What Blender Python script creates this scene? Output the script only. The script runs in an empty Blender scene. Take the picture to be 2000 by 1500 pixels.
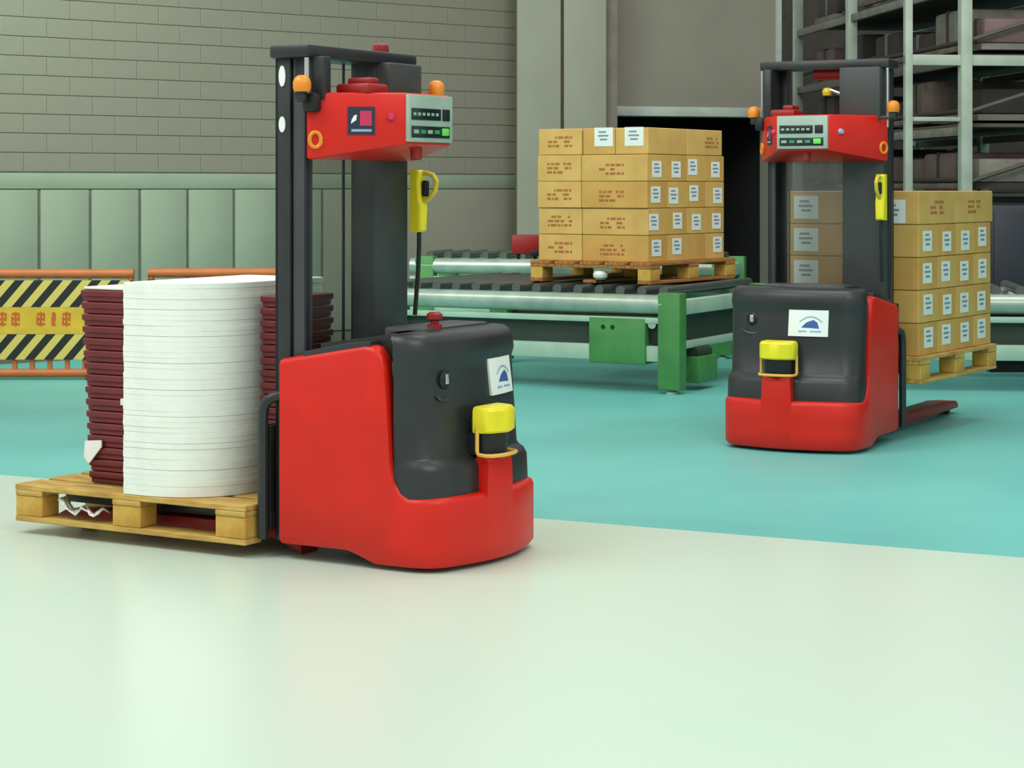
import bpy, bmesh, math, random
from mathutils import Vector, Matrix
random.seed(7)
S = bpy.context.scene
C = S.collection

# ------------------------------------------------------------------ camera, world, lights, exposure
FPX, HORIZON, CAMH = 4012.6, 364.5, 1.38
cam_d = bpy.data.cameras.new('camera'); cam = bpy.data.objects.new('camera', cam_d); C.objects.link(cam)
cam.location = (0, 0, CAMH); cam.rotation_euler = (math.pi/2, 0, 0)
cam_d.sensor_width = 36; cam_d.lens = 36*FPX/2000
cam_d.shift_y = -(750-HORIZON)/2000
cam_d.clip_end = 200
S.camera = cam
W = bpy.data.worlds.new('world'); S.world = W; W.use_nodes = True
W.node_tree.nodes['Background'].inputs[0].default_value = (0.93, 1.0, 0.95, 1)
W.node_tree.nodes['Background'].inputs[1].default_value = 0.72
S.view_settings.view_transform = 'Standard'; S.view_settings.look = 'None'
S.view_settings.exposure = 0.07; S.view_settings.gamma = 1.0
S.view_settings.use_curve_mapping = False
def area(name, loc, target, sx, sy, power, col):
    d = bpy.data.lights.new(name, 'AREA'); d.shape = 'RECTANGLE'; d.size = sx; d.size_y = sy
    d.energy = power; d.color = col
    o = bpy.data.objects.new(name, d); C.objects.link(o); o.location = loc
    o.rotation_euler = (Vector(target)-Vector(loc)).to_track_quat('-Z', 'Y').to_euler()
    return o
area('unseen_light', (-3.8, 6.4, 5.6), (-0.9, 8.4, 0.4), 4.5, 2.2, 182, (1, 1, 0.97))
area('unseen_light', (2.2, 3.4, 5.6), (1.3, 5.8, 0.0), 4.0, 3.0, 150, (0.95, 1, 0.96))  # added light without a visible source, brightens the floor near the camera
area('unseen_light', (0.6, 9.4, 5.6), (1.7, 11.6, 0.0), 4.0, 2.0, 110, (1, 1, 0.95))
area('unseen_light', (-4.4, 12.4, 5.2), (-3.2, 16.8, 2.3), 3.5, 1.6, 112, (0.76, 1, 0.84)).data.spread = math.radians(95)  # added greenish light, unseen source, lifts and tints the left block wall
area('unseen_light', (3.0, 12.8, 5.0), (4.2, 18.0, 2.2), 3.0, 1.5, 95, (1, 0.97, 0.92))  # added light aimed at the rack to brighten it, no visible source

# ------------------------------------------------------------------ materials
def lin(c):
    return tuple(((v/255)/12.92 if v/255 <= 0.04045 else ((v/255+0.055)/1.055)**2.4) for v in c)
MATS = {}
def mat(name, rgb, rough=0.5, metal=0.0, var=0.06, scale=6.0, bump=0.0, rgb2=None, coat=0.0, spec=0.5, stretch=None):
    m = bpy.data.materials.new(name); m.use_nodes = True; nt = m.node_tree; b = nt.nodes['Principled BSDF']
    b.inputs['Roughness'].default_value = rough; b.inputs['Metallic'].default_value = metal
    b.inputs['Specular IOR Level'].default_value = spec
    if coat: b.inputs['Coat Weight'].default_value = coat; b.inputs['Coat Roughness'].default_value = 0.15
    c1 = lin(rgb); c2 = lin(rgb2) if rgb2 else tuple(max(0, v*(1-var*3)) for v in c1)
    tc = nt.nodes.new('ShaderNodeTexCoord'); n = nt.nodes.new('ShaderNodeTexNoise')
    n.inputs['Scale'].default_value = scale; n.inputs['Detail'].default_value = 4
    src = tc.outputs['Object']
    if stretch:
        mp = nt.nodes.new('ShaderNodeMapping'); mp.inputs['Scale'].default_value = stretch
        nt.links.new(src, mp.inputs[0]); src = mp.outputs[0]
    nt.links.new(src, n.inputs['Vector'])
    r = nt.nodes.new('ShaderNodeMix'); r.data_type = 'RGBA'
    mr = nt.nodes.new('ShaderNodeMapRange'); mr.inputs[1].default_value = 0.35; mr.inputs[2].default_value = 0.65
    nt.links.new(n.outputs['Fac'], mr.inputs[0]); nt.links.new(mr.outputs[0], r.inputs['Factor'])
    r.inputs['A'].default_value = (*c1, 1); r.inputs['B'].default_value = (*c2, 1)
    nt.links.new(r.outputs['Result'], b.inputs['Base Color'])
    if bump:
        n2 = nt.nodes.new('ShaderNodeTexNoise'); n2.inputs['Scale'].default_value = scale*12
        nt.links.new(src, n2.inputs['Vector'])
        bp = nt.nodes.new('ShaderNodeBump'); bp.inputs['Strength'].default_value = bump; bp.inputs['Distance'].default_value = 0.004
        nt.links.new(n2.outputs['Fac'], bp.inputs['Height']); nt.links.new(bp.outputs[0], b.inputs['Normal'])
    MATS[name] = m
    return m
mat('red_paint', (212, 32, 18), 0.40, var=0.03, spec=0.35)
mat('red_dark', (150, 24, 24), 0.45, var=0.05)
mat('black_plastic', (40, 44, 45), 0.38, var=0.06)
mat('black_metal', (38, 42, 44), 0.4, var=0.08)
mat('black', (14, 14, 15), 0.5)
mat('panel_grey', (58, 63, 62), 0.5, var=0.06)
mat('rail_grey', (64, 66, 70), 0.4, var=0.06)
mat('chrome', (205, 208, 205), 0.25, metal=0.8)
mat('silver', (160, 182, 168), 0.45, metal=0.1)
mat('white_label', (232, 238, 234), 0.5, var=0.02)
mat('white_paper', (236, 240, 232), 0.75, var=0.02, scale=14)
mat('film', (240, 240, 236), 0.35, var=0.03)
mat('yellow', (236, 222, 30), 0.4, var=0.03)
mat('yellow_dull', (218, 196, 52), 0.45, var=0.06)
mat('orange', (232, 140, 34), 0.35, var=0.05)
mat('orange_rod', (236, 186, 84), 0.4)
mat('blue', (58, 92, 168), 0.5)
mat('blue_pale', (150, 178, 208), 0.5)
mat('navy', (34, 40, 66), 0.5)
mat('pink', (206, 46, 92), 0.5)
mat('lcd', (22, 40, 38), 0.2)
mat('green_key', (58, 150, 92), 0.4)
mat('lime', (110, 220, 90), 0.4)
mat('wood', (206, 172, 92), 0.7, rgb2=(172, 130, 58), scale=5, stretch=(1.5, 9, 9))
mat('wood_block', (208, 168, 78), 0.7, rgb2=(182, 134, 52), scale=9)
mat('wood_dark', (176, 122, 62), 0.75, rgb2=(140, 92, 44), scale=5, stretch=(1.5, 9, 9))
mat('maroon', (112, 30, 34), 0.45, var=0.08, scale=10)
mat('carton', (214, 172, 98), 0.75, rgb2=(200, 158, 84), scale=5)
mat('carton_warm', (208, 160, 84), 0.75, rgb2=(192, 146, 74), scale=5)
mat('tape', (206, 176, 104), 0.4)
mat('print_brown', (176, 106, 52), 0.75)
mat('print_grey', (132, 148, 166), 0.6)
mat('conv_green', (74, 142, 74), 0.45, var=0.08, scale=5)
mat('conv_pale', (168, 196, 176), 0.4, var=0.06, scale=4)
mat('conv_rail', (178, 192, 178), 0.3, metal=0.5, var=0.08)
mat('conv_dark', (44, 58, 48), 0.6)
mat('steel_roller', (104, 110, 104), 0.35, metal=0.6)
mat('wall_block', (131, 126, 113), 0.85, rgb2=(122, 117, 104), scale=1.2, bump=0.25)
mat('wall_joint', (116, 116, 104), 0.9)
mat('wall_panel', (142, 152, 134), 0.7, rgb2=(134, 144, 126), scale=1.5)
mat('wall_grey', (138, 132, 120), 0.85, rgb2=(129, 124, 112), scale=1.2, bump=0.2)
mat('column_grey', (146, 146, 132), 0.8, rgb2=(139, 138, 125), scale=1.5)
mat('trim_brown', (120, 112, 100), 0.8)
mat('lintel', (178, 184, 176), 0.6)
mat('recess_shade', (22, 18, 18), 0.9)  # near-black base colour stands in for the shade inside the dock recess
mat('far_wall', (88, 80, 74), 0.9)
mat('ceiling_grey', (120, 124, 118), 0.9)
mat('rack_steel', (164, 178, 164), 0.5, var=0.06)
mat('rack_dark', (40, 40, 38), 0.6)
mat('rack_deck', (84, 80, 72), 0.7)
mat('goods_brown', (108, 94, 84), 0.85, var=0.12, scale=8)
mat('goods_black', (58, 52, 50), 0.8)
mat('goods_grey', (128, 124, 114), 0.85, var=0.1, scale=7)
mat('goods_mauve', (116, 96, 94), 0.85, var=0.1, scale=7)
mat('cabinet_blue', (30, 36, 48), 0.5)
mat('barrier_orange', (198, 100, 46), 0.5, rgb2=(172, 96, 48), scale=4)
mat('board_yellow', (216, 172, 46), 0.55, var=0.06)
mat('glyph_red', (196, 92, 24), 0.55)
mat('floor_cream', (204, 218, 203), 0.30, rgb2=(197, 219, 201), scale=0.55, spec=0.35)
mat('floor_teal', (114, 198, 191), 0.4, rgb2=(102, 184, 178), scale=0.7, spec=0.35)

def stripes(name):
    m = bpy.data.materials.new(name); m.use_nodes = True; nt = m.node_tree; b = nt.nodes['Principled BSDF']
    b.inputs['Roughness'].default_value = 0.55
    tc = nt.nodes.new('ShaderNodeTexCoord'); sp = nt.nodes.new('ShaderNodeSeparateXYZ'); nt.links.new(tc.outputs['Object'], sp.inputs[0])
    ma = nt.nodes.new('ShaderNodeMath'); ma.operation = 'MULTIPLY_ADD'; ma.inputs[1].default_value = -0.85
    nt.links.new(sp.outputs['Z'], ma.inputs[0]); nt.links.new(sp.outputs['X'], ma.inputs[2])
    md = nt.nodes.new('ShaderNodeMath'); md.operation = 'FLOORED_MODULO'; md.inputs[1].default_value = 0.137
    nt.links.new(ma.outputs[0], md.inputs[0])
    gt = nt.nodes.new('ShaderNodeMath'); gt.operation = 'GREATER_THAN'; gt.inputs[1].default_value = 0.068
    nt.links.new(md.outputs[0], gt.inputs[0])
    mx = nt.nodes.new('ShaderNodeMix'); mx.data_type = 'RGBA'; nt.links.new(gt.outputs[0], mx.inputs['Factor'])
    mx.inputs['A'].default_value = (*lin((206, 182, 92)), 1); mx.inputs['B'].default_value = (*lin((24, 20, 18)), 1)
    nt.links.new(mx.outputs['Result'], b.inputs['Base Color']); MATS[name] = m
stripes('hazard')
def glass(name):
    m = bpy.data.materials.new(name); m.use_nodes = True; nt = m.node_tree
    for n in list(nt.nodes):
        if n.type == 'BSDF_PRINCIPLED': nt.nodes.remove(n)
    out = [n for n in nt.nodes if n.type == 'OUTPUT_MATERIAL'][0]
    t = nt.nodes.new('ShaderNodeBsdfTransparent'); t.inputs[0].default_value = (0.80, 0.82, 0.80, 1)
    g = nt.nodes.new('ShaderNodeBsdfGlossy'); g.inputs['Roughness'].default_value = 0.25; g.inputs[0].default_value = (0.9, 0.9, 0.9, 1)
    mx = nt.nodes.new('ShaderNodeMixShader'); mx.inputs[0].default_value = 0.07
    nt.links.new(t.outputs[0], mx.inputs[1]); nt.links.new(g.outputs[0], mx.inputs[2]); nt.links.new(mx.outputs[0], out.inputs[0])
    MATS[name] = m
glass('guard_glass')

# ------------------------------------------------------------------ mesh helpers
class MB:
    def __init__(self): self.v = []; self.f = []
    def add(self, vs, fs):
        n = len(self.v); self.v += [tuple(p) for p in vs]; self.f += [tuple(i+n for i in f) for f in fs]; return self
    def box(self, x0, x1, y0, y1, z0, z1):
        return self.add([(x0,y0,z0),(x1,y0,z0),(x1,y1,z0),(x0,y1,z0),(x0,y0,z1),(x1,y0,z1),(x1,y1,z1),(x0,y1,z1)],
                        [(3,2,1,0),(4,5,6,7),(0,1,5,4),(1,2,6,5),(2,3,7,6),(3,0,4,7)])
    def loft(self, rings, caps=True):
        n = len(rings[0]); vs = [p for r in rings for p in r]; fs = []
        for k in range(len(rings)-1):
            for i in range(n):
                j = (i+1) % n; fs.append((k*n+i, k*n+j, (k+1)*n+j, (k+1)*n+i))
        if caps: fs += [tuple(range(n))[::-1], tuple((len(rings)-1)*n+i for i in range(n))]
        return self.add(vs, fs)
    def prism(self, poly, z0, z1):                     # poly in xy
        return self.loft([[(x,y,z0) for x,y in poly], [(x,y,z1) for x,y in poly]])
    def prism_y(self, poly, y0, y1):                   # poly in xz
        return self.loft([[(x,y1,z) for x,z in poly], [(x,y0,z) for x,z in poly]])
    def tube(self, pts, r, n=10, r2=None):
        pts = [Vector(p) for p in pts]; rings = []; up = None
        for i, p in enumerate(pts):
            t = (pts[min(i+1, len(pts)-1)]-pts[max(i-1, 0)]).normalized()
            if up is None: up = t.orthogonal().normalized()
            up = (up - t*up.dot(t)).normalized(); s = t.cross(up)
            rr = r if r2 is None else r+(r2-r)*i/(len(pts)-1)
            rings.append([p+up*rr*math.cos(a)+s*rr*math.sin(a) for a in [2*math.pi*k/n for k in range(n)]])
        return self.loft(rings)
    def lathe(self, prof, c=(0,0,0), n=16, axis='z'):  # prof: (r, h)
        rings = []
        for r, h in prof:
            ring = []
            for k in range(n):
                a = 2*math.pi*k/n; q = (r*math.cos(a), r*math.sin(a), h)
                if axis == 'x': q = (h, r*math.cos(a), r*math.sin(a))
                if axis == 'y': q = (r*math.sin(a), h, r*math.cos(a))
                ring.append((c[0]+q[0], c[1]+q[1], c[2]+q[2]))
            rings.append(ring)
        return self.loft(rings)
    def mesh(self, name, m, bevel=0, seg=2, smooth=False, ang=35):
        me = bpy.data.meshes.new(name); bm = bmesh.new()
        vs = [bm.verts.new(p) for p in self.v]
        for f in self.f:
            try: bm.faces.new([vs[i] for i in f])
            except ValueError: pass
        bmesh.ops.recalc_face_normals(bm, faces=bm.faces)
        if bevel:
            es = [e for e in bm.edges if len(e.link_faces) == 2 and e.calc_face_angle(0) > math.radians(30)]
            bmesh.ops.bevel(bm, geom=es, offset=bevel, segments=seg, affect='EDGES', profile=0.5, clamp_overlap=True)
        bm.to_mesh(me); bm.free()
        if smooth or bevel:
            for p in me.polygons: p.use_smooth = True
            me.set_sharp_from_angle(angle=math.radians(ang))
        me.materials.append(MATS[m])
        return me
    def build(self, name, m, parent=None, loc=(0,0,0), rz=0, **k):
        return link(name, self.mesh(name, m, **k), parent, loc, rz)
def link(name, me, parent=None, loc=(0,0,0), rz=0):
    o = bpy.data.objects.new(name, me); C.objects.link(o); o.location = loc; o.rotation_euler = (0, 0, rz)
    if parent: o.parent = parent
    return o
def tag(o, label=None, cat=None, group=None, kind=None):
    if label: o['label'] = label
    if cat: o['category'] = cat
    if group: o['group'] = group
    if kind: o['kind'] = kind
    return o
def empty(name, loc, rz=0): return link(name, None, None, loc, rz)
def at(px, py, Y):
    k = Y/FPX; return Vector(((px-1000)*k, Y, CAMH+(HORIZON-py)*k))
def R(d): return math.radians(d)
ORD = ['first', 'second', 'third', 'fourth', 'fifth', 'sixth', 'seventh', 'eighth', 'ninth', 'tenth', 'eleventh', 'twelfth',
       'thirteenth', 'fourteenth', 'fifteenth', 'sixteenth', 'seventeenth']

# ------------------------------------------------------------------ floor
def boundary(x): return 8.60-0.505*x
o = MB().prism([(-9, -3), (9, -3), (9, boundary(9)), (-9, boundary(-9))], -0.2, 0).build('floor', 'floor_cream')
tag(o, 'glossy cream painted concrete floor in the foreground', kind='structure')
o = MB().prism([(-9, boundary(-9)), (9, boundary(9)), (14, boundary(9)), (14, 32), (-9, 32)], -0.2, 0).build('floor', 'floor_teal')
tag(o, 'teal green painted floor of the rear hall', kind='structure')

# ------------------------------------------------------------------ left wall of blocks and panels
WD = Vector((0.773, 0.634, 0)); W0 = Vector((-3.99, 16.0, 0)); WRZ = math.atan2(0.634, 0.773)
wl = MB().box(-3.2, 5.45, 0.0, 0.3, 0, 4.6).build('wall_left', 'wall_joint', None, W0, WRZ)
tag(wl, 'grey green block wall with tall panels along its foot', kind='structure')
RH = 0.152; z0 = 1.495
bl_full = MB().box(-0.1985, 0.1985, -0.007, 0.005, 0.0025, RH-0.0025).mesh('block', 'wall_block', bevel=0.003, seg=1)
bl_half = MB().box(-0.0985, 0.0985, -0.007, 0.005, 0.0025, RH-0.0025).mesh('block', 'wall_block', bevel=0.003, seg=1)
for r in range(13):
    z = z0+r*RH; off = 0.2*(r % 2); s = -1.8
    if off: link('block', bl_half, wl, (s+0.1, 0, z)); s += 0.2
    while s+0.4 <= 5.42:
        link('block', bl_full, wl, (s+0.2, 0, z)); s += 0.4
    if 5.42-s > 0.19: link('block', bl_half, wl, (s+0.1, 0, z))
MB().box(-1.8, 5.4, -0.016, 0.005, 1.362, 1.487).build('ledge_course', 'wall_panel', wl, bevel=0.004)
pj = 0.447; pan = MB().box(0.014, pj-0.014, -0.022, 0.005, 0.12, 1.355).mesh('wall_panel', 'wall_panel', bevel=0.006)
for i in range(-5, 6): link('wall_panel', pan, wl, (0.327+i*pj-0.0, 0, 0))
MB().box(0.327+6*pj+0.014, 5.4, -0.022, 0.005, 0.12, 1.355).build('wall_panel', 'wall_grey', wl, bevel=0.006)
bb = MB().box(-3.2, 5.4, -0.045, 0.0, 0, 0.11).build('baseboard_left', 'trim_brown', None, W0, WRZ); tag(bb, kind='structure')

# pilaster between the walls
pc = at(1010, 364, 19.0)
tr = MB().box(0.0, 0.94, 0.06, 0.5, 0, 4.6).build('trim_1', 'trim_brown', None, (pc.x, 19.0, 0), R(4)); tag(tr, 'pale grey pilaster of two tall boards beside the block wall', kind='structure')
MB().box(0.0, 0.405, 0.0, 0.06, 0, 4.6).build('board', 'column_grey', tr, bevel=0.006)
MB().box(0.435, 0.83, 0.0, 0.06, 0, 4.6).build('board', 'column_grey', tr, bevel=0.006)

# right wall with the dark dock opening
wr0 = at(1196, 364, 19.4); wr1 = at(1527, 364, 19.9)
rl = (Vector((wr1.x, wr1.y, 0))-Vector((wr0.x, wr0.y, 0))).length; rrz = math.atan2(wr1.y-wr0.y, wr1.x-wr0.x)
wr = MB().box(0, rl, 0, 0.3, 2.14, 4.6).build('wall_right', 'wall_grey', None, (wr0.x, wr0.y, 0), rrz); tag(wr, 'plain grey wall above the dark dock opening', kind='structure')
MB().box(rl-0.10, rl, 0, 0.3, 0, 2.14).build('jamb', 'wall_grey', wr)
MB().box(rl-0.07, rl-0.015, -0.03, 0.0, 0, 4.6).build('corner_strip', 'lintel', wr)
MB().box(0.0, rl-0.11, -0.02, 0.28, 2.05, 2.14).build('lintel', 'lintel', wr, bevel=0.005)
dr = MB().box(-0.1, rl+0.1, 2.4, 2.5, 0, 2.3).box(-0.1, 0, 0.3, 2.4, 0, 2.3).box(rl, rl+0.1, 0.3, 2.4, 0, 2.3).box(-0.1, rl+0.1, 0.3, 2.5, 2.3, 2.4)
o = dr.build('wall_dock', 'recess_shade', None, (wr0.x, wr0.y, 0), rrz); tag(o, 'lining of the dock recess behind the opening, coloured near-black as shade', kind='structure')
# far wall, side wall and ceiling that close the hall behind the rack
o = MB().box(2.3, 14, 25.0, 25.3, 0, 5.6).build('wall_back', 'far_wall'); tag(o, 'dark back wall behind the storage rack', kind='structure')
o = MB().box(9.0, 9.3, 10, 25, 0, 5.6).build('wall_side', 'far_wall'); tag(o, 'dark side wall beyond the storage rack', kind='structure')

# ------------------------------------------------------------------ lift trucks
def plan_path():
    pts = []
    for x in [0, .06, .12, .18, .24, .29, .32, .34, .36, .38, .40, .415, .43, .44, .45, .458, .464, .47, .475, .48, .485, .49, .495, .505, .515, .53]:
        pts.append((x, -.384))
    p0, p1, p2, p3 = Vector((.53, -.384)), Vector((.645, -.384)), Vector((.688, -.335)), Vector((.705, -.262))
    for k in range(1, 11):
        t = k/10; q = p0*(1-t)**3+p1*3*t*(1-t)**2+p2*3*t*t*(1-t)+p3*t**3; pts.append((q.x, q.y))
    ys = [-.24, -.21, -.18, -.15, -.128, -.122, -.116, -.110, -.09, -.06, -.03, 0]
    for y in ys: pts.append((.752-.047*(abs(y)/.262)**2, y))
    half = pts[:]
    left = [.02, .034, .040, .046, .052, .07, .10, .13, .16, .19, .22, .24]
    for y in left: pts.append((.752-.047*(y/.262)**2, y))
    for x, y in reversed(half[:36]): pts.append((x, -y))
    return pts
FIN = [(0, .742), (.30, .795), (.38, .808), (.41, .806), (.43, .797), (.45, .772), (.464, .735), (.472, .68), (.49, .40), (.505, .325), (.53, .285), (.56, .268), (9, .268)]
def interp(tab, x):
    for (a, b), (c, d) in zip(tab, tab[1:]):
        if x <= c: return b+(d-b)*(x-a)/(c-a)
    return tab[-1][1]
def shell():
    P = plan_path(); n = len(P); rings = []
    for i, (x, y) in enumerate(P):
        a = Vector(P[max(i-1, 0)]); b = Vector(P[min(i+1, n-1)]); t = (b-a).normalized(); nin = Vector((-t.y, t.x))
        front = abs(y) < .3835
        top = interp(FIN, x) if not front else .268
        if front and -.119 < y < .043: top = .392
        bot = interp([(0, .058), (.30, .058), (.42, .018), (9, .018)], x)
        prof = [(.05, bot), (.014, bot), (0, bot+.02), (0, bot+(top-bot)*.3), (0, bot+(top-bot)*.6), (0, top-.022), (.007, top-.007), (.022, top), (.058, top), (.07, top-.012), (.07, bot+.04)]
        rings.append([(x+nin.x*d, y+nin.y*d, z) for d, z in prof])
    m = MB(); m.loft(rings); return m
def rrect(x0, x1, hw, r, bow=0.0, neck=None, n=7):
    """plan outline, front (x1) corners rounded by r, front bowed; optional neck=(xn, hwn): narrower behind xn"""
    pts = []
    if neck: pts += [(x0, -neck[1]), (neck[0], -neck[1]), (neck[0], -hw)]
    else: pts += [(x0, -hw)]
    for k in range(n+1):
        a = -math.pi/2+math.pi/2*k/n; pts.append((x1-bow-r+r*math.cos(a), -hw+r+r*math.sin(a)))
    for k in range(1, 6):
        y = (-hw+r)+(2*(hw-r))*k/6; pts.append((x1-bow*(y/(hw-r))**2, y))
    for k in range(n+1):
        a = math.pi/2*k/n; pts.append((x1-bow-r+r*math.cos(a), hw-r+r*math.sin(a)))
    if neck: pts += [(neck[0], hw), (neck[0], neck[1]), (x0, neck[1])]
    else: pts += [(x0, hw)]
    return pts
def truck(loc, rz, label, zt, dz, lift, sticker_y, beacon, leg):
    t = empty('pallet_stacker', loc, rz); tag(t, label, 'forklift', 'red driverless stackers')
    # --- red shell, black hood
    shell().build('body_shell', 'red_paint', t, smooth=True, ang=50)
    def dip(x): return -.17*max(0, .44-x)
    rings = []
    for z, xf, hw, r, top in [(.10, .655, .30, .1, 0), (.262, .66, .31, .1, 0), (.264, .708, .372, .12, 0), (.360, .703, .372, .12, 0), (.382, .692, .368, .12, 0), (.394, .672, .366, .12, 0), (.405, .662, .366, .12, 0),
                         (.55, .650, .368, .12, 0), (.70, .634, .370, .11, 0), (.735, .632, .371, .11, 0), (.765, .640, .374, .11, 1), (.81, .636, .372, .11, 1), (.835, .624, .366, .11, 1), (.848, .605, .352, .10, 1), (.852, .58, .33, .10, 1)]:
        ol = rrect(.135, xf, hw, r, .03, neck=(.496, min(.309, hw-.004)))
        rings.append([(x, y, z+(dip(x) if top else 0)) for x, y in ol])
    hood = MB().loft(rings).build('hood', 'black_plastic', t, smooth=True, ang=42)
    for s in (-1, 1):      # black trim between fin and hood
        MB().prism_y([(.10, .70), (.40, .76), (.40, .823), (.30, .812), (.10, .774)], s*.345-.03, s*.345+.03).build('fin_trim', 'black_plastic', t, bevel=.006)
    # key switch, sticker
    def on_front(z): return interp([(.405, .662), (.55, .650), (.70, .634), (.78, .634)], z)-.03*0.75
    kx = on_front(.68)-.006
    ks = MB().lathe([(.0, -.02), (.032, -.02), (.034, .012), (.026, .018), (.0, .018)], (kx, -.216, .68), 18, 'x').build('key_switch', 'black', hood, smooth=True)
    MB().box(kx+.017, kx+.024, -.226, -.206, .665, .702).build('key', 'chrome', t, bevel=.002)
    MB().tube([(kx+.012, -.216+.055*math.sin(a), .635-.03*math.cos(a)) for a in [R(-70+14*k) for k in range(11)]], .006, 6).build('grip_ridge', 'rail_grey', t, smooth=True)
    sx = interp([(.55, .650), (.70, .634)], .66)+.004
    w, h = .105, .068
    tilt = -.13
    def sp(dx, y, dz_): return (sx+dx+tilt*dz_-(.03*((sticker_y+y)/.25)**2), sticker_y+y, .668+dz_)
    v = []
    for iy in range(5):
        y = -w+2*w*iy/4
        v += [sp(-.012, y, -h), sp(.003, y, -h), sp(.003, y, h), sp(-.012, y, h)]
    m = MB(); m.loft([v[4*k:4*k+4] for k in range(5)]); stk = m.build('name_sticker', 'white_label', t)
    # mark on the sticker: pale arc, blue mountain shape, line of small writing
    def strip(pts, wd, nm, mt):
        m = MB()
        for (a, b), (c, d) in zip(pts, pts[1:]):
            m.add([sp(.0045, a, b-wd), sp(.0045, c, d-wd), sp(.0045, c, d+wd), sp(.0045, a, b+wd)], [(0, 1, 2, 3)])
        m.build(nm, mt, stk)
    strip([(-.045+.012*k, .034-.0011*(k-5)**2) for k in range(11)], .003, 'logo_arc', 'blue_pale')
    m = MB(); m.add([sp(.0046, a, b) for a, b in [(-.035, -.022), (.06, -.026), (.05, .004), (.03, .018), (.012, .012), (-.008, .004)]], [(0, 1, 2, 3, 4, 5)]); m.build('logo_mark', 'blue', stk)
    strip([(-.05, -.042), (.07, -.042)], .004, 'small_writing', 'blue_pale')
    # --- safety laser scanner with its rod frame
    sy = -.036
    sc = MB().loft([[(x, y+sy, z) for x, y in rrect(.62, xf, hw, .05, .012)] for z, xf, hw in [(.40, .762, .076), (.478, .768, .078), (.482, .775, .082)]])
    scn = sc.build('laser_scanner', 'black', t, smooth=True)
    dm = MB().loft([[(x, y+sy, z) for x, y in rrect(.685, xf, hw, .045, .015)] for z, xf, hw in [(.482, .776, .093), (.490, .784, .097), (.562, .784, .097), (.574, .776, .091), (.578, .755, .075)]])
    dm.build('scanner_cap', 'yellow', scn, smooth=True)
    MB().box(.60, .72, sy-.05, sy+.05, .46, .53).build('scanner_bracket', 'panel_grey', t, bevel=.006)
    pth = [(.705, sy-.098, .50), (.705, sy-.098, .418), (.71, sy-.098, .405), (.74, sy-.096, .402), (.762, sy-.085, .402), (.776, sy-.05, .402), (.781, sy, .402), (.776, sy+.05, .402), (.762, sy+.085, .402), (.74, sy+.096, .402), (.71, sy+.098, .405), (.705, sy+.098, .418), (.705, sy+.098, .50)]
    MB().tube(pth, .0075, 8).build('guard_rod', 'orange_rod', t, smooth=True)
    if beacon:   # emergency button on the hood top
        eb = MB().lathe([(.0, .0), (.028, .0), (.028, .02), (.016, .024), (.016, .034), (.03, .04), (.03, .058), (.02, .066), (0, .066)], (.50, -.10, .850), 16).build('emergency_button', 'red_dark', hood, smooth=True)
    MB().prism([(.34, -.2), (.52, -.2), (.52, .26), (.34, .26)], .80, .862).build('hood_hatch', 'rail_grey', hood, bevel=.012)
    # --- mast
    hw = .345
    MB().box(-.05, .02, -hw, -hw+.035, .06, zt-.03).box(-.05, -.03, -hw, -.265, .06, zt-.03).build('mast_rail', 'black_metal', t, bevel=.005)
    MB().box(.025, .085, -hw+.01, -hw+.04, .62, zt-.03).box(.072, .085, -hw+.01, -.29, .62, zt-.03).build('mast_inner_rail', 'rail_grey', t, bevel=.005)
    MB().box(-.05, .02, hw-.035, hw, .06, zt-.03).box(-.05, -.03, .265, hw, .06, zt-.03).build('mast_rail', 'black_metal', t, bevel=.005)
    MB().box(-.02, .10, .10, hw-.01, .62, zt-.03).build('mast_cover', 'panel_grey', t, bevel=.012)
    MB().box(-.06, .12, -hw-.025, hw+.025, zt-.05, zt).build('mast_crossbar', 'black_metal', t, bevel=.012)
    MB().box(.03, .165, -hw+.01, -.285, 1.70+dz, zt-.045).build('mast_gusset', 'black_metal', t, bevel=.006)
    MB().box(.095, .165, .105, hw-.01, 1.70+dz, zt-.045).build('mast_head_cover', 'panel_grey', t, bevel=.01)
    MB().box(-.05, .08, -hw, hw, .62, .70).build('mast_cross_member', 'black_metal', t, bevel=.006)
    for s in (-1, 1):
        MB().tube([(.105, s*(hw+.012), 1.70), (.105, s*(hw+.012), zt-.05)], .009, 8).build('lift_rod', 'chrome', t, smooth=True)
    for y in (-.25, .07):
        MB().tube([(-.03, y, .66), (-.03, y, zt-.05)], .006, 6).build('lift_chain', 'black_metal', t)
    MB().box(-.012, -.006, -.262, .10, .70, 1.54).build('mast_guard', 'guard_glass', t)
    for k, (z, hh) in enumerate([(zt-.115, .045), (zt-.295, .045)]):
        MB().lathe([(0, 0), (.02, 0), (.02, .004), (0, .004)], (0, 0, 0), 12, 'y').build('mast_mark', 'white_label', t, loc=(-.015, -hw-.004, z)).scale = (.75, 1, 2.0 if k == 0 else 1.5)
    # --- carriage, forks, support legs
    MB().box(-.095, -.056, -.36, .36, .10+lift, .17+lift).box(-.095, -.056, -.36, .36, .42+lift, .49+lift).box(-.095, -.06, -.36, -.30, .10+lift, .49+lift).box(-.095, -.06, .30, .36, .10+lift, .49+lift).build('fork_carriage', 'black_metal', t, bevel=.008)
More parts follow.
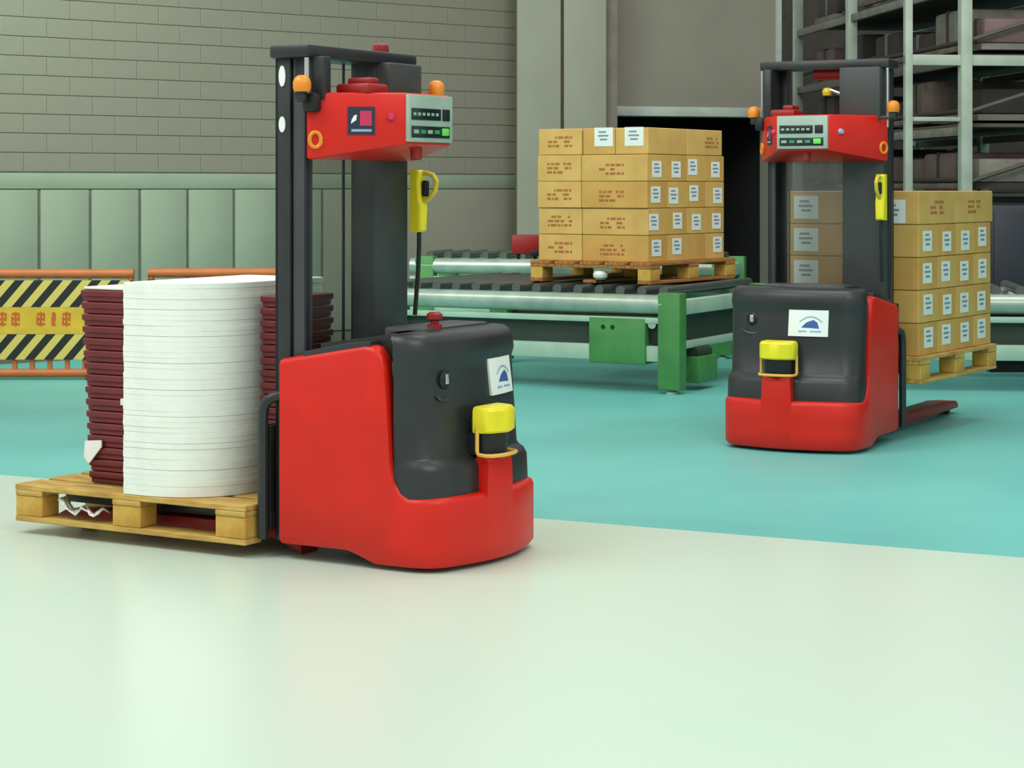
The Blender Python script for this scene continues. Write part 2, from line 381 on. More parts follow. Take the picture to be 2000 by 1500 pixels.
    for s in (-1, 1):
        MB().box(-1.15, -.058, s*.22-.06, s*.22+.06, .112+lift, .150+lift).box(-.098, -.058, s*.22-.05, s*.22+.05, .112+lift, .46+lift).build('fork', 'black_metal', t, bevel=.006)
        g = [(-.075, s*.385, .07), (-.075, s*.385, .52), (-.07, s*.385, .56), (-.055, s*.385, .585), (-.03, s*.375, .60), (.0, s*.35, .605)]
        MB().tube(g, .020, 10).build('side_guard', 'black_metal', t, smooth=True)
        MB().prism_y([(.02, .0), (.02, .11), (-.25, .10), (-leg+.3, .095), (-leg+.04, .075), (-leg, .055), (-leg, .03), (-.3, .03), (-.1, .05)], s*.22-.055, s*.22+.055).build('support_leg', 'red_dark', t, bevel=.006)
        MB().lathe([(0, -.03), (.036, -.03), (.036, .03), (0, .03)], (-leg+.12, s*.22, .037), 16, 'y').build('load_wheel', 'black', t, smooth=True)
    MB().lathe([(0, -.04), (.1, -.04), (.11, -.03), (.11, .03), (.1, .04), (0, .04)], (.42, 0, .11), 20, 'y').build('drive_wheel', 'black', t, smooth=True)
    # --- head box
    zb, zh = 1.50+dz, 1.728+dz
    pl = [(.105, -.364), (.41, -.158), (.422, .138), (.105, .364)]
    hb = MB().loft([[(x, y, (1.478 if x < .2 else 1.535)+dz) for x, y in pl], [(x, y, zh) for x, y in pl]]).build('head_box', 'red_paint', t, bevel=.012)
    MB().box(.06, .14, -.30, .30, 1.56+dz, 1.66+dz).build('head_bracket', 'black_metal', t)
    MB().box(.15, .30, -.24, -.10, zh-.004, zh+.035).build('head_cap', 'red_dark', hb, bevel=.012)
    MB().box(.16, .27, -.18, -.12, zh+.03, zh+.06).build('antenna_cover', 'red_dark', hb, bevel=.01)
    # display on the front face
    P = Vector((.41, -.158)); Q = Vector((.422, .138)); ex = (Q-P).normalized(); nx = Vector((ex.y, -ex.x))
    def fp(u, z, d): q = P+ex*u+nx*d; return (q.x, q.y, z+dz)
    def plate(u0, u1, z_0, z_1, d0, d1, nm, mt, par, bev=0):
        m = MB(); m.loft([[fp(u0, z_0, d0), fp(u1, z_0, d0), fp(u1, z_1, d0), fp(u0, z_1, d0)], [fp(u0, z_0, d1), fp(u1, z_0, d1), fp(u1, z_1, d1), fp(u0, z_1, d1)]]); return m.build(nm, mt, par, bevel=bev)
    dp = plate(.004, .292, 1.546, 1.722, -.01, .012, 'control_panel', 'silver', t, .004)
    plate(.02, .21, 1.628, 1.672, .008, .015, 'screen', 'lcd', dp, .002)
    plate(.222, .268, 1.628, 1.672, .008, .016, 'selector', 'black', dp, .002)
    plate(.02, .27, 1.562, 1.606, .008, .014, 'key_field', 'lcd', dp, .002)
    for k in range(4): plate(.032+.045*k, .062+.045*k, 1.578, 1.592, .012, .017, 'key', 'green_key' if k % 2 else 'silver', dp)
    plate(.215, .258, 1.572, 1.60, .012, .02, 'start_key', 'lime', dp, .003)
    for k in range(6): plate(.03+.029*k, .048+.029*k, 1.645, 1.656, .0145, .0155, 'digit', 'silver', dp)
    # lamps and emblem on the slanted cheeks
    for s in (-1, 1):
        A = Vector((.105, s*.364)); B = Vector((.41, -.158)) if s < 0 else Vector((.422, .138)); e = (B-A).normalized(); nn = Vector((e.y, -e.x)) if s < 0 else Vector((-e.y, e.x))
        def cp(u, z, d): q = A+e*u+nn*d; return Vector((q.x, q.y, z+dz))
        if s < 0:
            m = MB(); m.loft([[cp(u, z, d) for u, z in [(.155, 1.572), (.255, 1.572), (.255, 1.675), (.155, 1.675)]] for d in (-.004, .004)]); em = m.build('emblem_plate', 'navy', hb)
            m = MB(); m.add([cp(u, z, .0052) for u, z in [(.20, 1.605), (.243, 1.605), (.243, 1.66), (.20, 1.66)]], [(0, 1, 2, 3)]); m.build('emblem_square', 'pink', em)
            m = MB(); m.add([cp(u, z, .0052) for u, z in [(.166, 1.612), (.186, 1.625), (.189, 1.645), (.178, 1.643), (.170, 1.628)]], [(0, 1, 2, 3, 4)]); m.build('emblem_drop', 'white_label', em)
            m = MB(); m.add([cp(u, z, .0052) for u, z in [(.168, 1.583), (.243, 1.583), (.243, 1.592), (.168, 1.592)]], [(0, 1, 2, 3)]); m.build('emblem_line', 'blue_pale', em)
        # ring lamp near the mast, small pale lamp near the display
        c = cp(.036, 1.553, .004); ring = []
        m = MB(); m.tube([c+Vector((e.x*.021*math.cos(a), e.y*.021*math.cos(a), .028*math.sin(a))) for a in [2*math.pi*k/16 for k in range(17)]], .008, 8); m.build('ring_lamp', 'orange', hb, smooth=True)
        c = cp(.315, 1.638, .0); m = MB(); m.tube([c, c+Vector((nn.x, nn.y, 0))*.012, c+Vector((nn.x, nn.y, 0))*.018], .016, 12, .011); m.build('indicator_lamp', 'blue_pale' if s > 0 else 'pink', hb, smooth=True)
        # amber beacon on a bracket
        bx, by, bz = (.118, -.404, 1.75+dz) if s < 0 else (.18, .414, 1.765+dz)
        MB().box(bx-.012, bx+.012, min(by, by-s*.08), max(by, by-s*.08), bz-.06, bz-.045).box(bx-.014, bx+.014, by-.016, by+.016, bz-.06, bz-.02).build('beacon_bracket', 'black_metal', t, bevel=.003)
        MB().lathe([(0, -.022), (.03, -.022), (.034, -.008), (.034, .012), (.028, .028), (.016, .038), (0, .04)], (bx, by, bz), 16).build('beacon', 'orange', t, smooth=True)
    MB().box(.10, .16, -.385, -.335, 1.655+dz, 1.725+dz).build('camera_housing', 'black', t, bevel=.012)
    MB().lathe([(0, -.055), (.018, -.055), (.022, -.05), (.022, 0), (0, 0)], (.36, -.01, 1.535+dz), 12).build('stop_knob', 'red_dark', hb, smooth=True)
    if beacon:
        MB().lathe([(0, 0), (.03, 0), (.034, .01), (.03, .035), (.018, .042), (0, .042)], (.03, .24, zt-.002), 14).build('top_lamp', 'red_dark', t, smooth=True)
    else:
        MB().tube([(.0, -.09, zt-.07), (.0, .08, zt-.07)], .035, 12).build('chain_pulley', 'red_dark', t, smooth=True)
        MB().lathe([(0, -.02), (.026, -.02), (.03, 0), (.02, .02), (0, .024)], (.05, .0, zt-.17), 12).build('hose_fitting', 'yellow_dull', t, smooth=True)
        MB().tube([(.06, .02, zt-.16), (.07, .1, zt-.19), (.08, .16, zt-.25), (.09, .2, zt-.31)], .010, 8).build('hydraulic_hose', 'chrome', t, smooth=True)
    # --- yellow hand control hanging from the mast cover
    hx, hy, hz = .150, .335, 1.20
    hc = MB().loft([[(hx+x, hy+y, hz+z) for x, y in rrect(-.026, w_, .026, .014, .002)] for z, w_ in [(0, .018), (.008, .026), (.10, .03), (.13, .020), (.20, .016), (.236, .022), (.246, .012)]]).build('hand_control', 'yellow', t, smooth=True)
    loop = [(hx+.012, hy, hz+.115), (hx+.05, hy, hz+.135), (hx+.075, hy, hz+.165), (hx+.082, hy, hz+.20), (hx+.066, hy, hz+.225), (hx+.035, hy, hz+.234), (hx+.01, hy, hz+.232)]
    MB().tube(loop, .0105, 8).build('handle_loop', 'yellow_dull', hc, smooth=True)
    MB().box(hx+.018, hx+.042, hy-.014, hy+.014, hz+.14, hz+.205).build('trigger', 'black', hc, bevel=.008)
    MB().tube([(hx, hy, hz+.005), (hx, hy, hz-.06), (hx-.005, hy, hz-.16), (hx-.02, hy, hz-.33)], .009, 8).build('cable', 'black', hc, smooth=True)
    return t
L1 = (-0.6675, 7.942, 0); RZ1 = -0.5301
L2 = (1.7536, 11.313, 0); RZ2 = -R(118)
truck(L1, RZ1, 'red and black driverless stacker in front carrying the tall white paper stack', 1.9066, 0.0, 0.0, .165, True, 1.20)
truck(L2, RZ2, 'red and black driverless stacker on the teal floor with raised carton pallet', 2.07, .035, .252, .10, False, 1.56)
def local(L, rz, x, y, z=0):
    c, s = math.cos(rz), math.sin(rz); return Vector((L[0]+c*x-s*y, L[1]+s*x+c*y, z))

# ------------------------------------------------------------------ pallets
def pallet(loc, rz, L, Wd, label, dark=False, open_end=False):
    p = empty('wooden_pallet', loc, rz); tag(p, label, 'pallet', 'wooden pallets')
    wm, wb = ('wood_dark', 'wood_block') if dark else ('wood', 'wood_block')
    n = 5; bw = Wd*.165; gap = (Wd-n*bw)/(n-1)
    tb = MB().box(-L/2, L/2, -bw/2, bw/2, .125, .147).mesh('top_board', wm, bevel=.003, seg=1)
    for k in range(n): link('top_board', tb, p, (0, -Wd/2+bw/2+k*(bw+gap), 0))
    cb = MB().box(-.07, .07, -Wd/2, Wd/2, .103, .1248).mesh('cross_board', wm, bevel=.003, seg=1)
    blk = MB().box(-.07, .07, -.05, .05, .0222, .1028).mesh('block', wb, bevel=.004, seg=1)
    bbm = MB().box(-L/2, L/2, -.05, .05, 0, .022).mesh('bottom_board', wm, bevel=.003, seg=1)
    for x in (-L/2+.072, 0, L/2-.072):
        link('cross_board', cb, p, (x, 0, 0))
        for y in (-Wd/2+.052, 0, Wd/2-.052):
            if not (open_end and x < -.1 and y == 0): link('block', blk, p, (x, y, 0))
    for y in (-Wd/2+.052, 0, Wd/2-.052): link('bottom_board', bbm, p, (0, y, 0))
    return p
# pallet on the front truck (local x -1.254..-.104, near edge y -.456)
pallet(local(L1, RZ1, -.679, .0, .05), RZ1, 1.15, .912, 'pale wooden pallet under the white paper stack')
PT = .05+.1475
# crumpled white film caught in the pallet opening
m = MB(); rr = random.Random(3); rows = []
for i in range(13):
    x = i/12*.22; rows.append([(x+rr.uniform(-.006, .006), j*.02+rr.uniform(-.008, .008), .012+.022*math.sin(i*1.1+j)*rr.uniform(.4, 1)+(.035 if i == 0 else 0)+(.018 if i == 1 else 0)) for j in range(4)])
for i in range(12):
    for j in range(3): m.add([rows[i][j], rows[i+1][j], rows[i+1][j+1], rows[i][j+1]], [(0, 1, 2, 3)])
fl = m.build('plastic_film', 'film', None, local(L1, RZ1, -1.04, -.44, .098), RZ1, smooth=True, ang=60)
sd = fl.modifiers.new('thickness', 'SOLIDIFY'); sd.thickness = .004
tag(fl, 'crumpled white plastic film caught in the pallet opening', 'plastic film')

# white paper stack: eight bundles
def paper_outline(j):
    x0, x1, y0, y1, r = -.712, -.285, -.452, .34, .29
    pts = [(x0+.01, y1), (x0, y1-.02), (x0, y0+.02), (x0+.02, y0)]
    for k in range(13):
        a = -math.pi/2+math.pi/2*k/12; pts.append((x1-r+r*math.cos(a), y0+r+r*math.sin(a)))
    pts += [(x1, y1-.05), (x1-.05, y1)]
    return [(x+j[0], y+j[1]) for x, y in pts]
rp = random.Random(11); zz = PT; NB = 8; bh = (1.012-PT)/NB
place = ['bottom', 'second from the bottom', 'third from the bottom', 'fourth from the bottom', 'fourth from the top', 'third from the top', 'second from the top', 'top']
for b in range(NB):
    m = MB(); ns = 5; rings = []
    for s in range(ns):
        j = (rp.uniform(-.0016, .0016), rp.uniform(-.0014, .0014)) if s else (0, 0); h0 = s*bh/ns; h1 = (s+1)*bh/ns-.001
        j2 = (j[0]-.0, j[1]+.003); ol = paper_outline(j); cx, cy = -.48, -.05
        ins = [(cx+(x-cx)*.9965, cy+(y-cy)*.9965) for x, y in ol]
        if s == 0: h0 += .001
        rings += [[(x, y, h0) for x, y in ins], [(x, y, h0+.001) for x, y in ol], [(x, y, h1) for x, y in ol], [(x, y, h1+.0008) for x, y in ins]]
    m.loft(rings)
    o = m.build('paper_bundle', 'white_paper', None, (L1[0], L1[1], zz), RZ1, smooth=True, ang=30)
    tag(o, 'white paper bundle, %s of the tall stack on the front pallet' % place[b], 'paper bundle', 'white paper bundles'); zz += bh
# maroon ribbed trays either side of the paper
def tray_stack(x0, x1, y0, y1, top, n, side, taper=0.0):
    h = (top-PT)/n
    for i in range(n):
        k = n-1-i; t0 = taper*(1-i/(n-1))
        m = MB(); prof = [(.007, .001), (.007, h*.40), (.0, h*.48), (.0, h*.94), (.008, h-.001)]; X0, X1 = x0+t0, x1
        m.loft([[(X0+d, y0+d, z), (X1-d, y0+d, z), (X1-d, y1-d, z), (X0+d, y1-d, z)] for d, z in prof])
        o = m.build('tray', 'maroon', None, (L1[0], L1[1], PT+i*h), RZ1, bevel=.003, seg=1)
        MB().box(X0+.02, X1-.02, y0+.006, y0+.013, h*.08, h*.34).build('front_rib', 'maroon', o)
        tag(o, 'maroon ribbed tray, %s from the top of the stack %s' % (ORD[k], side), 'tray', 'maroon trays on the front pallet')
tray_stack(-1.065, -.715, -.285, .32, .968, 16, 'left of the white paper', .045)
tray_stack(-.25, -.125, -.175, .14, .962, 16, 'between white paper and mast')
def scrap(pts, y, lab):     # paper flag hanging out between trays
    m = MB(); m.prism_y(pts, y-.012, y-.004); o = m.build('paper_scrap', 'film', None, (L1[0], L1[1], 0), RZ1)
    tag(o, lab, 'paper scrap', 'paper scraps between the maroon trays')
scrap([(-1.035, .30), (-1.01, .275), (-.945, .345), (-.945, .372), (-1.03, .365)], -.285, 'torn white paper flag sticking out low on the left maroon trays')
scrap([(-.845, .518), (-.765, .515), (-.765, .55), (-.845, .542)], -.285, 'small white paper tab halfway up beside the white stack')
scrap([(-.83, .262), (-.765, .266), (-.765, .282), (-.83, .276)], -.285, 'thin pinkish white paper strip near the tray stack foot')

o = MB().prism([(-1.055, -.275), (-.73, -.28), (-.728, .30), (-1.05, .31)], .969, .980).build('cover_sheet', 'film', None, (L1[0], L1[1], 0), RZ1, bevel=.003)
tag(o, 'thin pinkish white sheet on top of the left maroon trays', 'cover sheet')

# ------------------------------------------------------------------ cartons
def print_mesh(w, h, seed):
    r = random.Random(seed); m = MB()
    for row in range(3):
        x = -w/2; z = h*(.33-.33*row)
        while x < w/2-.01:
            l = r.uniform(.012, .05)
            if r.random() < .75: m.add([(x, 0, z-.007), (min(x+l, w/2), 0, z-.007), (min(x+l, w/2), 0, z+.009), (x, 0, z+.009)], [(0, 1, 2, 3)])
            x += l+.01
    return m.mesh('printing', 'print_brown')
PRN = [print_mesh(.2, .09, s) for s in range(4)]
LBL = MB().box(-.062, .062, -.0015, .0015, -.056, .056).mesh('shipping_label', 'white_label')
mm = MB()
for k, (a, b) in enumerate([(-.04, .02), (-.045, .04), (-.03, .03)]): mm.add([(a, -.0022, .028-.026*k), (b, -.0022, .028-.026*k), (b, -.0022, .040-.026*k), (a, -.0022, .040-.026*k)], [(0, 1, 2, 3)])
LPR = mm.mesh('label_print', 'print_grey')
PAP = MB().box(-.075, .075, -.0015, .0015, -.065, .065).mesh('paper_note', 'white_label')
CM = {}
def carton(org, rz, x0, x1, y0, y1, z0, z1, label, group, faces, mt='carton'):
    """faces: list of (side, kind, offset along the face)  side '-y' or '+x' or '-x' in load space"""
    w, d, h = x1-x0-.004, y1-y0-.004, z1-z0-.003
    key = (round(w, 3), round(d, 3), round(h, 3), mt)
    if key not in CM: CM[key] = MB().box(-w/2, w/2, -d/2, d/2, 0, h).mesh('carton', mt, bevel=.004, seg=1)
    c, s = math.cos(rz), math.sin(rz); cx, cy = (x0+x1)/2, (y0+y1)/2
    o = link('carton', CM[key], None, (org[0]+c*cx-s*cy, org[1]+s*cx+c*cy, org[2]+z0), rz)
    tag(o, label, 'carton', group)
    for side, kind, off, zo in faces:
        if side == '-y': loc, r = (off, -d/2-.0012, h/2+zo), 0
        elif side == '+x': loc, r = (w/2+.0012, off, h/2+zo), math.pi/2
        else: loc, r = (-w/2-.0012, off, h/2+zo), -math.pi/2
        if kind == 'label':
            l = link('shipping_label', LBL, o, loc, r); link('label_print', LPR, l)
        elif kind == 'paper':
            l = link('paper_note', PAP, o, loc, r); link('label_print', LPR, l)
        elif kind == 'tape':
            pass
        else:
            tag(link('printing', PRN[kind], o, loc, r), kind='stuff')
    return o
LAY = ['bottom layer', 'fourth layer', 'third layer', 'second layer', 'top layer']
rc = random.Random(5)
# ---- load on the conveyor.  load axes: x = along the right-hand face (away right), -y... use local x back-right, local y back-left
A38 = R(34)
cp_ = Vector((0.94, 13.98, 0))                                         # near pallet corner
vx = Vector((math.sin(A38), math.cos(A38), 0)); ux = Vector((-math.cos(A38), math.sin(A38), 0))
CRZ = math.atan2(vx.y, vx.x)                                          # local +x = vx, local +y = ux
ZC = .712
pc_ = cp_+vx*.62+ux*.49
pallet((pc_.x, pc_.y, ZC), CRZ, 1.24, .98, 'weathered wooden pallet under the cartons on the green conveyor', True, True)
og = (cp_+vx*.06+ux*.05); og = (og.x, og.y, ZC+.1475)
LH = .186; G1 = 'cartons on the conveyor pallet'
colw = [0, .275, .55, .825, 1.10]; CN = ['nearest', 'second', 'third', 'farthest']
for l in range(4):
    z = l*LH; skip = (l == 0)
    j = .012 if l in (2, 3) else 0
    for k in range(4):
        fc = []
        if not (l == 0 and k == 2): fc.append(('-y', 'label', rc.uniform(-.03, .03)+(.02 if k == 3 else -.03), rc.uniform(-.012, .012)))
        if k == 0: fc.append(('-x', (l+1) % 4, .02, -.01))
        # right-hand face is local y=0 (facing -y); left-hand face is local x=0 (facing -x)
        carton(og, CRZ, colw[k]-(.0 if k else j), colw[k+1], 0, .535, z, z+LH,
               'brown carton on the conveyor pallet, %s, %s in its labelled row from the corner' % (LAY[l], CN[k]), G1, fc, 'carton' if (l+k) % 2 else 'carton_warm')
    carton(og, CRZ, -j, .55, .535, .90, z, z+LH, 'printed brown carton at the left end of the conveyor load, %s' % LAY[l], G1, [('-x', l % 4, 0, 0)])
z = 4*LH
carton(og, CRZ, 0, .55, 0, .265, z, z+LH, 'top layer carton at the near corner of the conveyor load with white note', G1, [('-x', 'paper', -.02, .03)], 'carton')
carton(og, CRZ, .55, 1.07, 0, .265, z, z+LH, 'plain top layer carton at the right end of the conveyor load', G1, [('-y', 1, .1, 0)], 'carton')
carton(og, CRZ, 0, .55, .265, .53, z, z+LH, 'top layer carton with white note in the middle of the conveyor load', G1, [('-x', 'paper', -.04, .03)], 'carton_warm')
carton(og, CRZ, 0, .55, .535, .90, z, z+LH, 'printed top layer carton at the left end of the conveyor load', G1, [('-x', 2, 0, 0)])
# ---- load on the second truck
P2 = R(33); b2 = Vector((math.sin(P2), math.cos(P2), 0)); l2 = Vector((math.cos(P2), -math.sin(P2), 0))
c2 = Vector((2.23, 11.21, 0)); RZL = math.atan2(b2.y, b2.x)       # local +x = back, local +y = to the left in the picture
Z2 = .30; q = c2+b2*.60-l2*.47
pallet((q.x, q.y, Z2), RZL, 1.20, .94, 'pale wooden pallet lifted behind the stacker on the teal floor')
o2 = c2+b2*.05-l2*.03; o2 = (o2.x, o2.y, Z2+.1475); G2 = 'cartons on the lifted pallet'
for l in range(4):
    z = l*.181
    for k in range(4):
        jx = rc.uniform(-.012, .012)
        carton(o2, RZL, colw[k]*1.03, colw[k+1]*1.03, 0, .45, z, z+.181, 'brown carton on the lifted pallet, %s, %s from the mast in its labelled row' % (LAY[l], CN[k]), G2,
               [('-y', 'label', jx-.01, rc.uniform(-.01, .01))], 'carton' if (l+k) % 2 else 'carton_warm')
    carton(o2, RZL, 0, .55, .45, .90, z, z+.181, 'brown carton on the lifted pallet seen through the mast guard, %s' % LAY[l], G2, [('-x', 'paper' if l > 1 else l, 0, 0)], 'carton_warm')
z = 4*.181
carton(o2, RZL, 0, .55, 0, .45, z, z+.186, 'top carton of the lifted pallet nearest the mast with pale note', G2, [('-x', 'paper', -.07, -.02), ('-y', 2, 0, 0)])
carton(o2, RZL, .55, 1.165, 0, .45, z, z+.186, 'top carton at the rear right corner of the lifted pallet', G2, [('-y', 3, 0, 0)])
carton(o2, RZL, 0, .55, .45, .90, z, z+.186, 'top layer carton of the lifted pallet seen through the mast guard', G2, [('-x', 'paper', 0, 0)], 'carton_warm')

wp = cp_+ux*.42+vx*.04
o = empty('limit_switch', (wp.x, wp.y, ZC+.0)); o.rotation_euler = (0, 0, CRZ); tag(o, 'white sensor head under the left side of the carton pallet', 'sensor')
MB().lathe([(0, .024), (.03, .024), (.05, .04), (.054, .06), (.042, .082), (0, .09)], (0, 0, 0), 14).build('sensor_head', 'white_label', o, smooth=True)
MB().lathe([(0, 0), (.02, 0), (.02, .026), (0, .026)], (0, 0, 0), 10).build('sensor_stem', 'black', o, smooth=True)
# ------------------------------------------------------------------ conveyors
def conveyor(org, rz, Lx, Wy, label, top=.65, detail=True, motor=True):
    """local: near corner at origin, +x runs along the near side, +y to the back (mirrored as needed by rz)"""
    c = empty('pallet_conveyor', org, rz); tag(c, label, 'conveyor', 'pallet conveyors')
    sgn = 1
    for y in (0, Wy-.09):
        pr = [(y, top-.12), (y+.09, top-.12), (y+.09, top), (y, top)]
        r_ = MB().tube([(.12, y+.045, top-.06), (Lx, y+.045, top-.06)], .066, 14).build('side_rail', 'conv_rail', c, smooth=True)
        MB().box(.06, Lx, y-.015, y+.04, top-.185, top-.145).build('lower_rail', 'conv_pale', c, bevel=.006)
        MB().box(.1, Lx, y+.05, y+.07, top-.40, top-.19).build('skirt_plate', 'conv_dark', c)
        MB().box(.1, Lx, y-.0, y+.06, top-.44, top-.335).build('bottom_beam', 'conv_pale', c, bevel=.006)
    n = int(Lx/.16)
    rm = MB().tube([(0, .10, 0), (0, Wy-.10, 0)], .034, 12).mesh('roller', 'steel_roller', smooth=True)
    for k in range(n): link('roller', rm, c, (.16+k*.16, 0, top+.026))
    MB().box(0.02, .10, .06, Wy-.02, top-.13, top-.03).build('end_rail', 'conv_pale', c, bevel=.008)
    MB().box(0.03, .09, .06, Wy-.02, top-.36, top-.31).build('end_beam', 'conv_pale', c, bevel=.006)
    MB().box(.07, .09, .06, Wy-.02, top-.31, top-.13).build('end_plate', 'conv_dark', c)
    for x, y in ((0, 0), (0, Wy-.15), (Lx-.2, 0), (Lx-.2, Wy-.15)):
        lg = MB().box(x-.01, x+.15, y-.02, y+.10, .03, top+.02).build('leg', 'conv_green', c, bevel=.008)
        MB().lathe([(0, 0), (.045, 0), (.045, .012), (.015, .02), (.015, .04), (0, .04)], (x+.07, y+.04, 0), 12).build('levelling_foot', 'conv_pale', lg, smooth=True)
    if motor:
        g = MB().box(.24, .66, -.02, .22, top-.46, top-.15).build('gear_cover', 'conv_green', c, bevel=.012)
        for x in (.48, .55): MB().lathe([(0, -.006), (.014, -.006), (.014, .004), (0, .004)], (x, -.022, top-.215), 10, 'y').build('bolt', 'black', g)
        MB().lathe([(0, -.02), (.055, -.02), (.055, .06), (.03, .07), (0, .07)], (.19, .06, top-.27), 14, 'y').build('chain_wheel', 'black', c, smooth=True)
        MB().lathe([(0, 0), (.03, 0), (.03, .03), (0, .03)], (.2, .0, top-.19), 12, 'y').build('sensor', 'chrome', c, smooth=True)
        MB().box(-.02, .10, .30, .62, top-.60, top-.42).build('drive_housing', 'conv_green', c, bevel=.012)
        MB().lathe([(0, 0), (.05, 0), (.05, .25), (0, .25)], (.05, .32, top-.4), 14, 'y').build('drive_motor', 'conv_dark', c, smooth=True)
    return c
# mirrored frame: local +x must run left, local +y to the back => use a left-handed scale on nothing; build with rz and flip via negative y
def conveyor_left(*a, **k):
    c = conveyor(*a, **k)
    for ch in list(c.children_recursive):
        if ch.type == 'MESH' and not ch.data.get('flip'):
            ch.data['flip'] = 1; ch.data.transform(Matrix.Scale(-1, 4, (0, 1, 0))); ch.data.flip_normals()
        ch.location.y = -ch.location.y
    return c
TH = R(28)
conveyor_left((1.11, 13.62, 0), math.pi-TH, 2.35, 1.75, 'green legged roller conveyor carrying the carton pallet beside the rear stacker')
conveyor_left((3.9, 13.72, 0), math.pi-TH*.25, 1.7, 1.1, 'pale railed conveyor section behind the lifted pallet at the right edge', motor=False)
conveyor_left((1.75, 16.45, 0), math.pi-TH*.55, 2.7, .8, 'far grey conveyor line along the wall behind the carton pallet', top=.78, motor=False)
# red box on the far conveyor
rb = at(1024, 480, 16.2)
x_ = empty('motor_box', (rb.x, 16.2, .78)); tag(x_, 'small red motor box on the far conveyor left of the cartons', 'motor box')
MB().box(-.10, .14, -.09, .09, .07, .22).build('housing', 'red_dark', x_, bevel=.01)
MB().box(.05, .13, -.10, -.088, .055, .10).build('terminal_cover', 'black', x_, bevel=.004)
MB().box(-.06, -.03, -.05, .05, .03, .07).box(.07, .10, -.05, .05, .03, .07).build('foot', 'black', x_)

# ------------------------------------------------------------------ safety barriers on the left
def barrier(x0, x1, Y, rz, label, glyphs, zs=1.0):
    b = empty('safety_barrier', (x0, Y, 0), rz); tag(b, label, 'barrier', 'orange barriers'); L = x1-x0
    MB().tube([(0, 0, .758), (L, 0, .758)], .034, 12).build('top_tube', 'barrier_orange', b, smooth=True)
    MB().tube([(0, 0, .05), (L, 0, .05)], .030, 12).build('bottom_tube', 'barrier_orange', b, smooth=True)
    for x in (.02, L-.02): MB().tube([(x, .0, .03), (x, .0, .76)], .022, 10).build('post', 'barrier_orange', b, smooth=True)
    MB().box(.0, L, -.035, -.02, .522, .712).build('striped_board', 'hazard', b)
    mid = MB().box(.0, L, -.035, -.02, .330, .520).build('lettered_board', 'board_yellow', b)
    MB().box(.0, L, -.035, -.02, .148, .328).build('striped_board', 'hazard', b)
    k = 0; x = L-.10
    while x > .05:
        MB().box(x-.016, x+.016, -.016, .016, .05, .17).build('spacer_bar', 'barrier_orange', b, bevel=.003, seg=1); x -= .125; k += 1
    for x in (.25, L-.25): MB().box(x-.03, x+.03, -.22, .22, 0, .035).build('foot', 'barrier_orange', b, bevel=.008)
    if glyphs:
        rg_ = random.Random(9)
        for gx in ([1.27, 1.364, 1.543, 1.635, 1.726, 1.11, .95, .80] if L > 1.5 else [.2, .35, .5]):
            m = MB(); wd = .03 if abs(gx-1.635) > .01 else .016
            for k in range(3):
                zc = -.036+.036*k; a = wd*rg_.uniform(.75, 1); m.box(gx-a, gx+a, -.037, -.0349, .437+zc-.008, .437+zc+.008)
            m.box(gx-.008, gx+.008, -.0372, -.0349, .437-.05, .437+.05)
            m.box(gx-wd, gx-wd+.012, -.0371, -.0349, .437-.042, .437+.02)
            m.box(gx+wd-.012, gx+wd, -.0371, -.0349, .437-.015, .437+.04)
            m.build('letter', 'glyph_red', mid)
barrier(-4.9, -2.70, 14.67, 0, 'orange framed barrier with black and yellow hazard stripes at the left edge', True)
barrier(-2.62, -1.70, 14.80, R(3), 'orange barrier standing behind the white paper stack, mostly its top tube showing', True)

# ------------------------------------------------------------------ storage rack on the right
FR = Vector((at(1663, 364, 19.6).x, 19.6, 0)); FE = Vector((at(1885, 364, 16.4).x, 16.4, 0))
rd = (FE-FR); RL = rd.length; rrz2 = math.atan2(rd.y, rd.x)
rk = empty('storage_rack', FR, rrz2); tag(rk, 'pale grey steel storage rack filled with dark goods at the back right', 'storage rack')
# local +x runs towards the camera along the aisle face, local +y to the right/back of the picture
DEP = 1.3
YS = [0, DEP]; X0, X1 = -RL*.62, RL
for x in (X0, 0, X1):
    for y in YS: MB().box(x-.05, x+.05, y-.045, y+.045, 0, 3.9).build('upright', 'rack_steel', rk, bevel=.006)
    for z in (.4, 1.42, 1.98, 2.55):
        MB().tube([(x, .04, z), (x, DEP-.04, z+.38)], .018, 6).build('brace', 'rack_deck', rk)
MB().box(X1-.035, X1+.035, -.50, -.44, 0, 3.9).build('upright', 'rack_steel', rk, bevel=.006)
MB().box(X1-.03, X1+.03, -.50, DEP, 2.345, 2.43).build('tie_beam', 'rack_steel', rk, bevel=.005)
MB().box(X1-.02, X1+.02, -.50, 0, 1.90, 1.935).build('tie_beam', 'rack_steel', rk, bevel=.005)
for z in (.25, 1.30, 1.86, 2.42, 3.02):
    for y in YS: MB().box(X0+.05, X1-.05, y-.02, y+.02, z-.07, z).build('beam', 'rack_deck' if z in (1.30, 2.42) else 'goods_grey', rk, bevel=.004)
    for k in range(4): MB().box(X0+.06+k*1.28, X0+.06+k*1.28+1.2, .05, DEP-.05, z+.001, z+.03).build('deck_board', 'rack_deck', rk)
rg = random.Random(21)
gm = ['goods_brown', 'goods_black', 'goods_grey', 'goods_mauve']; gn = ['brown', 'black', 'grey', 'mauve']
lev = {1.33: 'lowest visible rack shelf', 1.89: 'second visible rack shelf', 2.45: 'third visible rack shelf', 3.05: 'top rack shelf'}
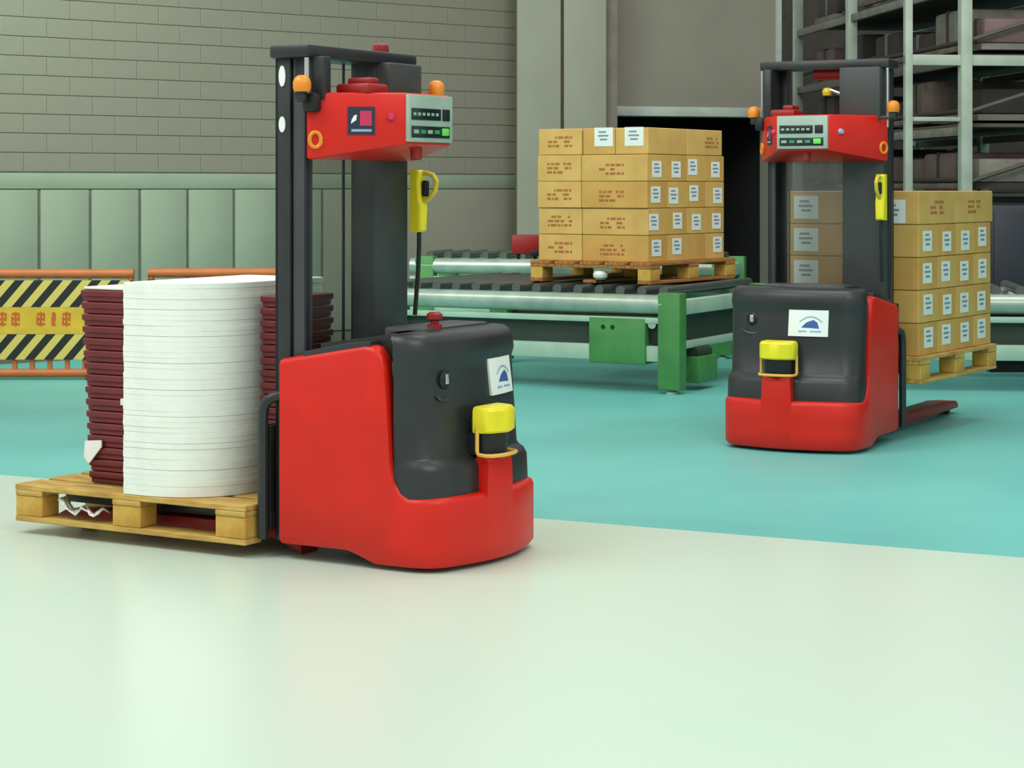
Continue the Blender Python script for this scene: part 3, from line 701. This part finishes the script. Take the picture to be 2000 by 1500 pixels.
for z, nmz in lev.items():
    x = X0+.08; k = 0
    while x < X1-.4 and k < 9:
        w = min(rg.uniform(.6, .85), X1-.06-x); h = rg.uniform(.22, .42); kind = rg.randrange(4)
        if x < .08 and x+w > -.08: x = .09
        g = empty('wrapped_load', (0, 0, 0))
        d0 = rg.uniform(.13, .26)
        base = local((FR.x, FR.y), rrz2, x+w/2, 0, z+.031)
        g.location = base; g.rotation_euler = (0, 0, rrz2)
        tag(g, 'dark %s wrapped load on the %s, %s' % (gn[kind], nmz, ('at the far end' if k == 0 else ORD[k]+' from the far end')), 'stored load', 'dark loads on the storage rack')
        MB().box(-w/2, w/2, d0, d0+.9, .0505, h).build('bundle', gm[kind], g, bevel=.03)
        MB().box(-w/2, w/2, d0-.02, d0+.92, .0, .05).build('tray_base', 'goods_grey' if kind != 2 else 'goods_black', g)
        MB().box(-.03, .03, d0-.006, d0+.906, .06, h+.006).build('strap', 'goods_black' if kind != 1 else 'goods_grey', g)
        x += w+rg.uniform(.08, .22); k += 1
# long planks and pipes lying along the shelf fronts
pk = 0
for z, nmz in lev.items():
    for q in range(2):
        x0_, x1_ = (.15, X1-.25) if q == 0 else (.4, X1-.12); y_ = .02+.045*q if q == 0 else .075
        b_ = empty('timber_plank' if q == 0 else 'steel_pipe', local((FR.x, FR.y), rrz2, 0, 0, z+.032), rrz2)
        if q == 0:
            MB().box(x0_, x1_, .055, .095, 0, .045).build('plank', 'goods_grey' if pk % 2 else 'goods_brown', b_, bevel=.004)
            MB().box(x1_-.03, x1_+.004, .053, .097, -.0005, .0465).build('end_cap', 'conv_pale', b_)
        else:
            MB().tube([(x0_, .075, .0715), (x1_, .075, .0715)], .02, 8).build('pipe', 'goods_black' if pk % 2 else 'chrome', b_, smooth=True)
            MB().tube([(x1_-.005, .075, .0715), (x1_+.012, .075, .0715)], .024, 8).build('pipe_cap', 'black', b_, smooth=True)
        tag(b_, ('long flat timber plank along the front of the %s' if q == 0 else 'long round pipe lying on the plank of the %s') % nmz, 'plank' if q == 0 else 'pipe', 'long goods on the rack'); pk += 1
# dark cabinet behind the right-hand conveyor
cb = at(1975, 500, 15.2)
kb = empty('control_cabinet', (cb.x, 15.25, 0)); tag(kb, 'dark blue control cabinet behind the conveyor at the right edge', 'cabinet')
MB().box(-.14, .6, 0, .5, .08, 1.24).build('body', 'cabinet_blue', kb, bevel=.01)
MB().box(-.14, .6, .02, .48, 0, .08).build('plinth', 'black', kb)
for k in range(2):
    d = MB().box(-.12+.36*k, .22+.36*k, -.018, -.001, .12, 1.2).build('door', 'cabinet_blue', kb, bevel=.006)
    MB().box(.17+.05*k, .185+.05*k, -.04, -.018, .62, .76).build('handle', 'chrome', d, bevel=.003)
